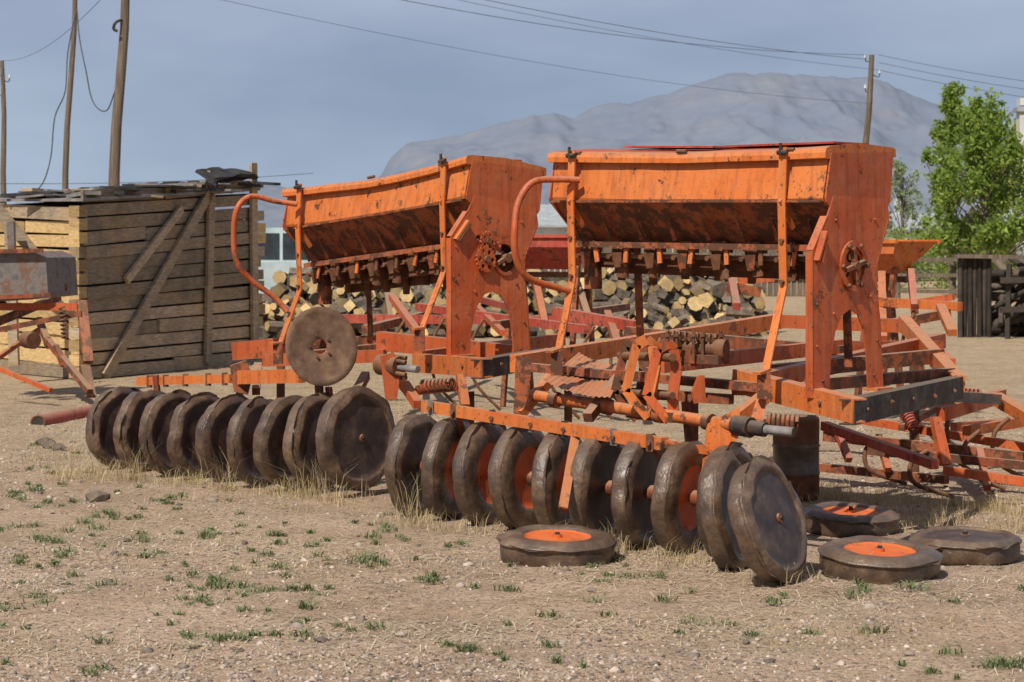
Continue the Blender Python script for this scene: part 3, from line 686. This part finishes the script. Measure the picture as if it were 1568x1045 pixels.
# firewood pile
mb=MB()
for layer in range(11):
    x=-3.9
    while x<3.85:
        r=random.uniform(.06,.135); x+=r*1.6
        top=.86+.10*math.sin(x*1.7+1)+(.16 if x>1.0 else 0)+.05*math.sin(x*5); z=.07+layer*.115+random.uniform(-.04,.04)
        if z>top: continue
        y=36.4+.05*layer+random.uniform(-.14,.14)
        d=V((random.gauss(0,.40),-1,random.gauss(0,.28))).normalized(); l_=random.uniform(.35,.5)
        if random.random()<.15: d=V((1,random.gauss(0,.3),random.gauss(0,.2))).normalized()
        c_=V((x,y,z)); mb.cyl(c_+d*l_*.5,c_-d*l_*.5,r,r*.95,random.choice([4,5,6,8]),'bark',cap='log_end' if random.random()<.85 else 'bark',smooth=False)
for i in range(240):
    x=random.uniform(-4,3.7); c_=V((x,random.uniform(35.2,36.2),.06+random.random()**2*.4)); an=random.gauss(1.57,.9); d=V((math.cos(an),math.sin(an),random.gauss(0,.3))).normalized(); r=random.uniform(.05,.11)
    mb.cyl(c_-d*.2,c_+d*.2,r,r,random.choice([4,5,7]),'bark',cap='log_end',smooth=False)
mb.beam(V((-3.9,37.0,.35)),V((3.6,37.0,.35)),.3,.7,'bark')
build('firewood_pile',mb)

mb=MB()
for i in range(7):
    x=7.02+i*.075+random.uniform(-.01,.01); mb.cyl(V((x,35.6+.1*(i%2),0)),V((x,35.6,1.28+random.uniform(-.05,.04))),.042,.04,8,'wood_dark')
mb.beam(V((6.9,35.5,1.27)),V((8.4,35.5,1.25)),.12,.06,'wood_post')
for i in range(90):
    z=.08+random.random()*1.0; x=random.uniform(7.65,9.3); r=random.uniform(.04,.08); d=V((random.gauss(0,1.6),-1,random.gauss(0,.8))).normalized(); c_=V((x,35.6+random.uniform(0,.8),z))
    mb.cyl(c_-d*.35,c_+d*.35,r,r*.9,8,'wood_dark' if random.random()<.85 else 'wood_post',cap=random.choice(['wood_post','wood_dark','wood_dark']))
for x in(7.62,8.0,8.4,8.8,9.2): mb.beam(V((x,35.0,0)),V((x+.05,35.1,1.15)),.07,.07,'wood_dark')
for z in(.45,.9): mb.beam(V((7.5,34.95,z)),V((9.4,34.95,z+.05)),.05,.09,'wood_dark')
build('timber_post_stack',mb)
def fence(x0,x1,D,h,rails,mat='wood_post',plank=False,dz=0):
    mb=MB(); n=int((x1-x0)/(2.0 if not plank else .16)); d=V(((x1-x0)/n,dz/n,0))
    for i in range(n+1):
        p=V((x0,D,0))+d*i
        if plank: mb.beam(p,p+V((random.uniform(-.02,.02),0,h*random.uniform(.9,1.05))),.14,.02,mat,V((0,1,0)))
        else: mb.cyl(p,p+V((0,0,h*random.uniform(.92,1.1))),.06,.05,7,mat)
    for k in range(rails):
        z=h*(k+.7)/(rails+.2); mb.beam(V((x0,D-.06,z)),V((x1,D+dz-.06,z+random.uniform(-.05,.05))),.04,.09,mat)
    build('wooden_rail_fence' if not plank else 'plank_fence',mb)
fence(9.5,24,56,1.25,3); fence(-6,8,62,1.5,2,'wood_post',True); fence(10,40,90,1.4,2,'wood_post',True)
def house(x,y,w,d,h,rh,name):
    wb,rb,wi=MB(),MB(),MB()
    c_=V((x,y,h/2)); wb.box(c_,V((w/2,0,0)),V((0,d/2,0)),V((0,0,h/2)),'white_wash')
    o=.25; z=h-.02
    a=[V((x-w/2-o,y-d/2-o,z)),V((x+w/2+o,y-d/2-o,z)),V((x+w/2+o,y,z+rh)),V((x-w/2-o,y,z+rh)),V((x+w/2+o,y+d/2+o,z)),V((x-w/2-o,y+d/2+o,z))]
    rb.poly([a[0],a[1],a[2],a[3]],V((0,0,.08)),'slate_roof'); rb.poly([a[3],a[2],a[4],a[5]],V((0,0,.08)),'slate_roof')
    for sx in(-1,1): wb.add([V((x+sx*w/2,y-d/2,z)),V((x+sx*w/2,y+d/2,z)),V((x+sx*w/2,y,z+rh))],[(0,1,2)],'white_wash')
    for k in(-.3,0.05,.33):
        p=V((x+k*w,y-d/2-.01,h*.55)); wi.box(p,V((.4,0,0)),V((0,.02,0)),V((0,0,.5)),'glass_dark')
        for q in(-1,1): wi.box(p+V((q*.43,-.015,0)),V((.04,0,0)),V((0,.02,0)),V((0,0,.56)),'white_wash')
    rb.box(V((x+w*.2,y+.1,z+rh+.3)),V((.2,0,0)),V((0,.2,0)),V((0,0,.5)),'white_wash')
    build(name,{'walls':wb,'roof':rb,'windows':wi})
house(2.2,96,5,5,2.1,.9,'village_house'); house(17.5,110,6,5,2.0,.8,'village_house'); house(24,100,7,6,2.2,.9,'village_house')
mb=MB(); px=14.35; mb.box(V((px+.1,64,2.6)),V((.22,0,0)),V((0,.22,0)),V((0,0,2.55)),'white_wash'); mb.box(V((px+.1,64,5.2)),V((.30,0,0)),V((0,.30,0)),V((0,0,.06)),'slate_roof'); mb.box(V((px+.1,64,5.42)),V((.2,0,0)),V((0,.2,0)),V((0,0,.10)),'white_wash')
build('flue_stack',mb)
cb,wh,bd=MB(),MB(),MB(); x,y=-4.2,42
def bx(mb,cx,cy,cz,a,b,c,m_): mb.box(V((x+cx,y+cy,cz)),V((a,0,0)),V((0,b,0)),V((0,0,c)),m_)
pr=[(-.95,.55),(.95,.55),(.95,1.15),(.86,1.75),(-.86,1.75),(-.95,1.15)]
cb.poly([V((x+a,y-.6,b)) for a,b in pr],V((0,1.3,0)),'truck_paint')
bx(cb,0,-1.0,.85,.62,.4,.28,'truck_paint'); bx(cb,-.75,-1.0,.72,.14,.42,.12,'truck_paint'); bx(cb,.75,-1.0,.72,.14,.42,.12,'truck_paint')
cb.poly([V((x+a,y-.612,b)) for a,b in((-.82,1.17),(-.03,1.17),(-.03,1.65),(-.76,1.65))],V((0,.006,0)),'glass_dark'); cb.poly([V((x+a,y-.612,b)) for a,b in((.03,1.17),(.82,1.17),(.76,1.65),(.03,1.65))],V((0,.006,0)),'glass_dark')
bx(cb,0,-1.45,.5,.95,.05,.07,'grey_metal'); 
for q in(-.68,.68): cb.cyl(V((x+q,y-1.46,.75)),V((x+q,y-1.40,.75)),.1,.1,12,'white_wash')
for q in(-.8,.8):
    for yy in(-.9,2.6): wh.cyl(V((x+q-.13,y+yy,.4)),V((x+q+.13,y+yy,.4)),.4,.4,18,'tar',cap='grey_metal')
bx(bd,0,2.3,.95,1.0,1.5,.06,'wood_post'); bx(bd,-.98,2.3,1.2,.03,1.5,.2,'wood_old'); bx(bd,.98,2.3,1.2,.03,1.5,.2,'wood_old'); bx(bd,0,.85,1.2,.95,.03,.25,'wood_old'); bx(bd,0,1.5,.6,.3,2.2,.08,'black_steel')
build('parked_truck',{'cab':cb,'wheels':wh,'flatbed':bd})

def pole(p,top,r,name='utility_pole',ins=True):
    mb=MB(); pts=[p.lerp(top,i/8)+V((.03*math.sin(i*1.3),0,0)) for i in range(9)]
    for i in range(8): mb.cyl(pts[i],pts[i+1],r*(1-.05*i),r*(1-.05*(i+1)),10,'wood_post')
    if ins:
        for k,sd in((0,-1),(.5,1),(1.0,-1)):
            q=top-V((0,0,.15+k)); mb.tube([q,q+V((sd*.2,0,-.08)),q+V((sd*.24,0,.06))],.018,'black_steel',6,3); mb.cyl(q+V((sd*.24,0,.05)),q+V((sd*.24,0,.17)),.045,.03,8,'white_wash')
    build(name,mb); return top
def PP(px,D,z): return V(((px-784)*D/F,D,z))
t1=pole(PP(165,45,0),PP(196,45,7.6),.13)
t2=pole(PP(92,47,0),PP(118,47,7.8),.075,ins=False)
t3=pole(PP(8,78,0),PP(4,78,7.7),.12)
t4=pole(PP(1308,75,0),PP(1336,75,7.65),.14)
wr=MB()
def wire(a,b,sag,r=.008):
    wr.tube([a.lerp(b,i/14)-V((0,0,sag*4*(i/14)*(1-i/14))) for i in range(15)],r,'cable',5,2)
wire(t1+V((.2,0,-.2)),t4+V((-.2,0,0)),.5); wire(t1+V((-.2,0,.4)),t4+V((-.2,0,-.15)),.4); wire(PP(-400,40,9),t4+V((.2,0,-.5)),.6,.006)
wire(t1+V((0,0,-.9)),t4+V((0,0,-1.6)),.4,.005); wire(t3,t1+V((0,0,-.7)),.5,.007); wire(t3+V((0,0,-.5)),PP(-500,60,7),.5)
for q in(0,.25,.5): wire(t4+V((.2,0,-q)),PP(2300,60,5.2-q),.6)
wire(PP(-300,50,2.9),PP(480,60,3.3),.2,.007)
build('power_line_wires',wr)
wr=MB()
wr.tube([W(118,15,46.5),W(122,60,46.3),W(132,110,46),W(140,150,46),W(152,168,45.8),W(165,168,45.5),W(176,140,45.2)],.013,'cable',6,5)
wr.tube([W(117,15,46.5),W(104,80,46.3),W(100,140,46),W(84,180,46),W(78,240,45.8),W(66,280,45.5),W(48,298,45.2)],.013,'cable',6,5)
wr.tube([W(190,30,45),W(178,34,44.8),W(174,44,44.8),W(180,48,44.8)],.03,'black_steel',6,4)
build('hanging_cable',wr)

# ---------------------------------------------------------------- trees
def tree(name,base,h,crown_r,z0,mat,nl,seed,leaf=.09,clumps=60):
    r_=random.Random(seed); g_=np.random.default_rng(seed); tk=MB(); cs=[]
    top=base+V((r_.uniform(-.2,.2),0,h*.93))
    tk.tube([base,base.lerp(top,.3)+V((.1,0,0)),base.lerp(top,.6),top],.045,'bark',7,3)
    tk.cyl(base,base+V((.03,0,h*.3)),.11,.06,9,'bark')
    for i in range(clumps):
        t=r_.random()**.85; z=z0+(h-z0)*t; prof=crown_r*(math.sin(math.pi*min(1,(.12+.88*t))**.75)*.95+.16)
        an=r_.uniform(0,6.28); rr=prof*r_.random()**.4*1.05; c_=V((base.x+rr*math.cos(an),base.y+rr*math.sin(an),z))
        st=base.lerp(top,max(.12,t*.75)); tk.tube([st,st.lerp(c_,.5)+V((0,0,.1)),c_+(c_-st)*.12],.014,'bark',5,2)
        up=(c_-st).normalized()
        for q in range(3): cs.append((c_+up*r_.uniform(-.3,.3)+V((r_.gauss(0,.1),0,r_.uniform(-.1,.25))),r_.uniform(.09,.24)*crown_r*.6))
    ctr=np.array([c_ for c_,_ in cs]); rad=np.array([q for _,q in cs]); ix=g_.integers(0,len(cs),nl)
    p=ctr[ix]+g_.normal(size=(nl,3))*rad[ix][:,None]*np.array([.7,.7,.95])
    a=g_.normal(size=(nl,3)); a/=np.linalg.norm(a,axis=1)[:,None]; b=g_.normal(size=(nl,3)); b-=a*(a*b).sum(1)[:,None]; b/=np.linalg.norm(b,axis=1)[:,None]
    s_=leaf*g_.uniform(.6,1.3,nl)[:,None]
    v=np.stack([p-a*s_,p+b*s_*.5,p+a*s_,p-b*s_*.5],1).reshape(-1,3); f=np.arange(nl*4).reshape(-1,4)
    e=bpy.data.objects.new(name,None); scene.collection.objects.link(e)
    for o in(mesh_obj('trunk_and_limbs',tk),fast('foliage',v,f,mat)): o.parent=e
tree('poplar_tree',PP(1512,60,0),4.85,1.55,.9,'leaf_green',16500,3,.075,70)
tree('poplar_tree',PP(1458,63,0),5.35,.78,.8,'leaf_green',7500,4,.075,38)
tree('willow_tree',PP(1572,66,0),4.9,.9,.8,'leaf_yellow',6500,5,.075,36)
tree('young_tree',PP(1378,85,0),4.2,1.0,.6,'leaf_pale',3300,6,.07,34)
tree('young_tree',PP(1330,95,0),3.7,.8,.6,'leaf_pale',1600,8,.07,26)
def shrubs(x0,x1,y,h,n,mat,name,seed):
    g_=np.random.default_rng(seed); k=60; cx=g_.uniform(x0,x1,k); cz=g_.uniform(.1,h,k); cy=y+g_.uniform(-1,1,k); ix=g_.integers(0,k,n)
    p=np.stack([cx[ix],cy[ix],cz[ix]],1)+g_.normal(size=(n,3))*.3; p[:,2]=np.abs(p[:,2])
    a=g_.normal(size=(n,3)); a/=np.linalg.norm(a,axis=1)[:,None]; b=np.roll(a,1,0); s_=.08
    v=np.stack([p-a*s_,p+b*s_*.5,p+a*s_,p-b*s_*.5],1).reshape(-1,3); fast(name,v,np.arange(n*4).reshape(-1,4),mat)
shrubs(10.5,22,72,1.6,9000,'leaf_green','shrub_row',1); shrubs(8.5,16,86,1.3,5000,'leaf_pale','shrub_row',2)

# ---------------------------------------------------------------- ground scatter
def blades(name,P,hh,lean,wd,mat,seed):
    g_=np.random.default_rng(seed); n=len(P); an=g_.uniform(0,2*np.pi,n); d=np.stack([np.cos(an),np.sin(an),np.zeros(n)],1)
    an2=an+np.pi/2+g_.normal(size=n)*.5; w=np.stack([np.cos(an2),np.sin(an2),np.zeros(n)],1)*wd
    up=np.array([0,0,1.0]); h=hh[:,None]; l=lean[:,None]
    m=P+up*h*.6+d*h*l*.35; t=P+up*h*(1-.25*l)+d*h*l
    v=np.stack([P-w,P+w,m+w*.7,m-w*.7,t+w*.15,t-w*.15],1).reshape(-1,3)
    o=(np.arange(n)*6)[:,None]; f=np.concatenate([o+np.array([0,1,2,3]),o+np.array([3,2,4,5])],0); fast(name,v,f,mat)
def tuftpos(cs,per,sp):
    cs=np.array(cs); ix=np.repeat(np.arange(len(cs)),per); p=cs[ix]+np.concatenate([rng.normal(size=(len(ix),2))*sp,np.zeros((len(ix),1))],1); return p
ico=[V(v) for v in [(0,0,1),(.9,0,.3),(.28,.85,.3),(-.72,.53,.3),(-.72,-.53,.3),(.28,-.85,.3),(.72,.53,-.4),(-.28,.85,-.4),(-.9,0,-.4),(-.28,-.85,-.4),(.72,-.53,-.4)]]
icf=[(0,1,2),(0,2,3),(0,3,4),(0,4,5),(0,5,1),(1,6,2),(2,6,7),(2,7,3),(3,7,8),(3,8,4),(4,8,9),(4,9,5),(5,9,10),(5,10,1),(1,10,6)]
n=60000; D=7+13*rng.random(n)**1.8; X=(rng.random(n)-.5)*D*.5
den=np.array([noise.noise(V((a*.7,b*.7,5))) for a,b in zip(X,D)]); keep=den+rng.normal(size=n)*.28>-.02; X,D=X[keep],D[keep]; n=len(X)
sz=.0034+.0075*rng.random(n)**3+ (rng.random(n)<.012)*rng.uniform(.005,.018,n)
base=np.array(ico)[None]*(1+.25*rng.normal(size=(n,11,1)))*sz[:,None,None]*np.stack([rng.uniform(.7,1.4,n),rng.uniform(.7,1.4,n),rng.uniform(.4,.8,n)],1)[:,None,:]
an=rng.uniform(0,6.28,n); ca,sa_=np.cos(an)[:,None],np.sin(an)[:,None]; bx_=base[:,:,0]*ca-base[:,:,1]*sa_; by_=base[:,:,0]*sa_+base[:,:,1]*ca
Zg=np.array([gz(a,b) for a,b in zip(X,D)])
v=np.stack([bx_+X[:,None],by_+D[:,None],base[:,:,2]+Zg[:,None]+sz[:,None]*.2],2).reshape(-1,3)
f=(np.array(icf)[None]+(np.arange(n)*11)[:,None,None]).reshape(-1,3); fast('gravel',v,f,'stone')
n=60000; D=7+15*rng.random(n)**1.3; X=(rng.random(n)-.5)*D*.5
den=np.array([noise.noise(V((a*.5,b*.5,15)))+.5*noise.noise(V((a*2,b*2,25))) for a,b in zip(X,D)]); keep=den+rng.normal(size=n)*.20+(X<-.5)*.12>.13; X,D=X[keep],D[keep]; n=len(X)
P=np.stack([X,D,np.array([gz(a,b)+.007 for a,b in zip(X,D)])],1); an=rng.uniform(0,3.14,n); L=rng.uniform(.010,.055,n)[:,None]; d=np.stack([np.cos(an),np.sin(an),rng.normal(size=n)*.14],1)*L; w=np.stack([-np.sin(an),np.cos(an),np.zeros(n)],1)*.0014
fast('straw_litter',np.stack([P-d-w,P+d-w,P+d+w,P-d+w],1).reshape(-1,3),np.arange(n*4).reshape(-1,4),'straw')
cs=[]
for (a,b_,k) in (((-2.9,14.7),(-.9,13.1),46),((-.7,12.35),(1.0,10.45),34),((-.9,13.0),(-.2,12.3),12),((1.7,13.4),(3.4,12.0),90),((1.9,12.3),(3.2,11.2),30),((.9,10.3),(1.6,9.9),6),((-3.3,15.8),(-2.4,14.6),12)):
    for _ in range(k):
        t=random.random(); cs.append((a[0]+(b_[0]-a[0])*t+random.gauss(0,.12),a[1]+(b_[1]-a[1])*t+random.gauss(0,.16),0))
P=tuftpos(cs,30,.05); n=len(P); blades('dry_grass',P,rng.uniform(.02,.11,n)*rng.choice([.5,1,1.4],n),rng.uniform(.2,1.2,n),.0015,'dry_grass',3)
cs=[(-2.35,14.15,0),(-1.75,13.75,0),(-1.2,13.25,0),(-1.05,13.1,0),(-.55,12.2,0)]
P=tuftpos(cs,38,.05); n=len(P); blades('tall_dry_grass',P,rng.uniform(.10,.34,n),rng.uniform(.1,.8,n),.0017,'dry_grass',13)
cs=[((random.random()-.5)*.56*y,y,0) for y in (8+36*np.random.default_rng(4).random(3200)**1.0)]
cs=[c_ for c_ in cs if noise.noise(V((c_[0]*.6,c_[1]*.6,40)))>(.16 if c_[1]<12 else -.15)]
P=tuftpos(cs,12,.05); n=len(P); blades('grass_stubble',P,rng.uniform(.012,.045,n),rng.uniform(.4,1.6,n),.0017,'dry_grass',5)
cs=[]
for (px,py,k) in((145,795,6),(30,805,5),(265,770,4),(290,915,6),(440,828,5),(450,910,6),(575,825,5),(620,868,3),(650,890,3),(560,862,3),(735,1008,5),(890,880,2),(942,880,4),(1040,915,2),(1110,985,2),(1280,968,2),(1440,920,2),(1520,1020,4),(1300,905,3),(1010,955,2),(100,830,5),(60,915,6),(445,970,5),(350,895,4),(240,850,5),(200,790,4),(880,1010,3),(1360,1000,1),(30,750,5),(500,935,2),(75,770,4),(40,860,5),(330,820,4),(20,930,5),(150,900,3),(395,860,4),(700,905,2),(810,950,2),(945,930,2),(1180,930,2),(590,960,2)):
    D=5226/(py-370)
    for q in range(k): cs.append(((px-784)*D/F+random.gauss(0,.09),D+random.gauss(0,.16),random.uniform(.35,1.25)))
for _ in range(360):
    D=7.8+9*random.random(); x=(random.random()-.5)*D*.45
    if noise.noise(V((x*.6,D*.6,60)))+(.18 if x<-.6 else -.1)+.2*random.gauss(0,1)*.6>.08: cs.append((x,D,random.uniform(.25,.9)))
PP_=[];HH=[]
for x,y_,k in cs:
    m_=int(12+26*k); sp_=random.uniform(.014,.036)
    for q in range(m_): PP_.append((x+random.gauss(0,sp_*k),y_+random.gauss(0,sp_*k),0)); HH.append(random.uniform(.012,.045)*(.5+.6*k))
P=np.array(PP_); n=len(P); blades('green_weeds',P,np.array(HH),rng.uniform(.5,1.7,n),.0034,'weed_green',8)
for (px,py,r) in((148,768,.075),(78,688,.06),(70,682,.07),(90,690,.05)):
    mb=MB(); D=5226/(py-370); c_=V(((px-784)*D/F,D,r*.35)); q=[V((v.x*r*random.uniform(.9,1.6),v.y*r,v.z*r*random.uniform(.5,.8)))+c_ for v in ico]; mb.add(q,icf,'bark'); build('stone',mb)

# ---------------------------------------------------------------- light, world, camera
S=V((-.30,-.60,.74)).normalized(); el=math.asin(S.z); az=math.atan2(S.x,S.y)
su=bpy.data.lights.new('sun','SUN'); su.energy=5.0; su.angle=math.radians(.55); su.color=(1,.94,.83)
so=bpy.data.objects.new('sun',su); so.rotation_euler=S.to_track_quat('Z','Y').to_euler(); scene.collection.objects.link(so)
w=bpy.data.worlds.new('World'); scene.world=w; w.use_nodes=True; nt=w.node_tree; nt.nodes.clear()
def nn(t): return nt.nodes.new(t)
sky=nn('ShaderNodeTexSky'); sky.sky_type='NISHITA'; sky.sun_disc=False; sky.sun_elevation=el; sky.sun_rotation=az%(2*math.pi)
b1=nn('ShaderNodeBackground'); b1.inputs[1].default_value=.06; nt.links.new(sky.outputs[0],b1.inputs[0])
tc=nn('ShaderNodeTexCoord'); sp=nn('ShaderNodeSeparateXYZ'); nt.links.new(tc.outputs['Generated'],sp.inputs[0])
rp_=nn('ShaderNodeValToRGB'); e=rp_.color_ramp.elements
stops=[(0,(.43,.53,.67)),(.03,(.375,.475,.62)),(.06,(.335,.425,.57)),(.11,(.37,.435,.59)),(.3,(.34,.38,.48)),(1,(.25,.275,.34))]
while len(e)<len(stops): e.new(.5)
for i,(p,c_) in enumerate(stops): e[i].position=p; e[i].color=(*c_,1)
nt.links.new(sp.outputs[2],rp_.inputs[0])
mp=nn('ShaderNodeMapping'); mp.inputs['Scale'].default_value=(1,1,3.0); mp.inputs['Rotation'].default_value=(0,.35,0); nt.links.new(tc.outputs['Generated'],mp.inputs[0])
nz=nn('ShaderNodeTexNoise'); nz.inputs['Scale'].default_value=4.2; nz.inputs['Detail'].default_value=5; nz.inputs['Roughness'].default_value=.5; nt.links.new(mp.outputs[0],nz.inputs[0])
r2=nn('ShaderNodeValToRGB'); r2.color_ramp.elements[0].position=.35; r2.color_ramp.elements[0].color=(.78,.80,.85,1); r2.color_ramp.elements[1].position=.66; r2.color_ramp.elements[1].color=(1.16,1.14,1.10,1)
nt.links.new(nz.outputs[0],r2.inputs[0])
mx=nn('ShaderNodeMix'); mx.data_type='RGBA'; mx.blend_type='MULTIPLY'; mx.inputs[0].default_value=1; nt.links.new(rp_.outputs[0],mx.inputs[6]); nt.links.new(r2.outputs[0],mx.inputs[7])
b2=nn('ShaderNodeBackground'); nt.links.new(mx.outputs[2],b2.inputs[0]); b2.inputs[1].default_value=1
ms=nn('ShaderNodeMixShader'); ms.inputs[0].default_value=.92; nt.links.new(b1.outputs[0],ms.inputs[1]); nt.links.new(b2.outputs[0],ms.inputs[2])
ou=nn('ShaderNodeOutputWorld'); nt.links.new(ms.outputs[0],ou.inputs[0])
cam=bpy.data.cameras.new('camera'); co_=bpy.data.objects.new('camera',cam); scene.collection.objects.link(co_)
co_.location=(0,0,H); co_.rotation_euler=(math.pi/2,0,0); cam.sensor_width=22.5; cam.lens=50; cam.shift_y=-152.5/1568; cam.clip_end=9000; cam.clip_start=.1
cam.dof.use_dof=True; cam.dof.focus_distance=11.3; cam.dof.aperture_fstop=6.3
scene.camera=co_
scene.view_settings.view_transform='Standard'; scene.view_settings.look='None'; scene.view_settings.exposure=0
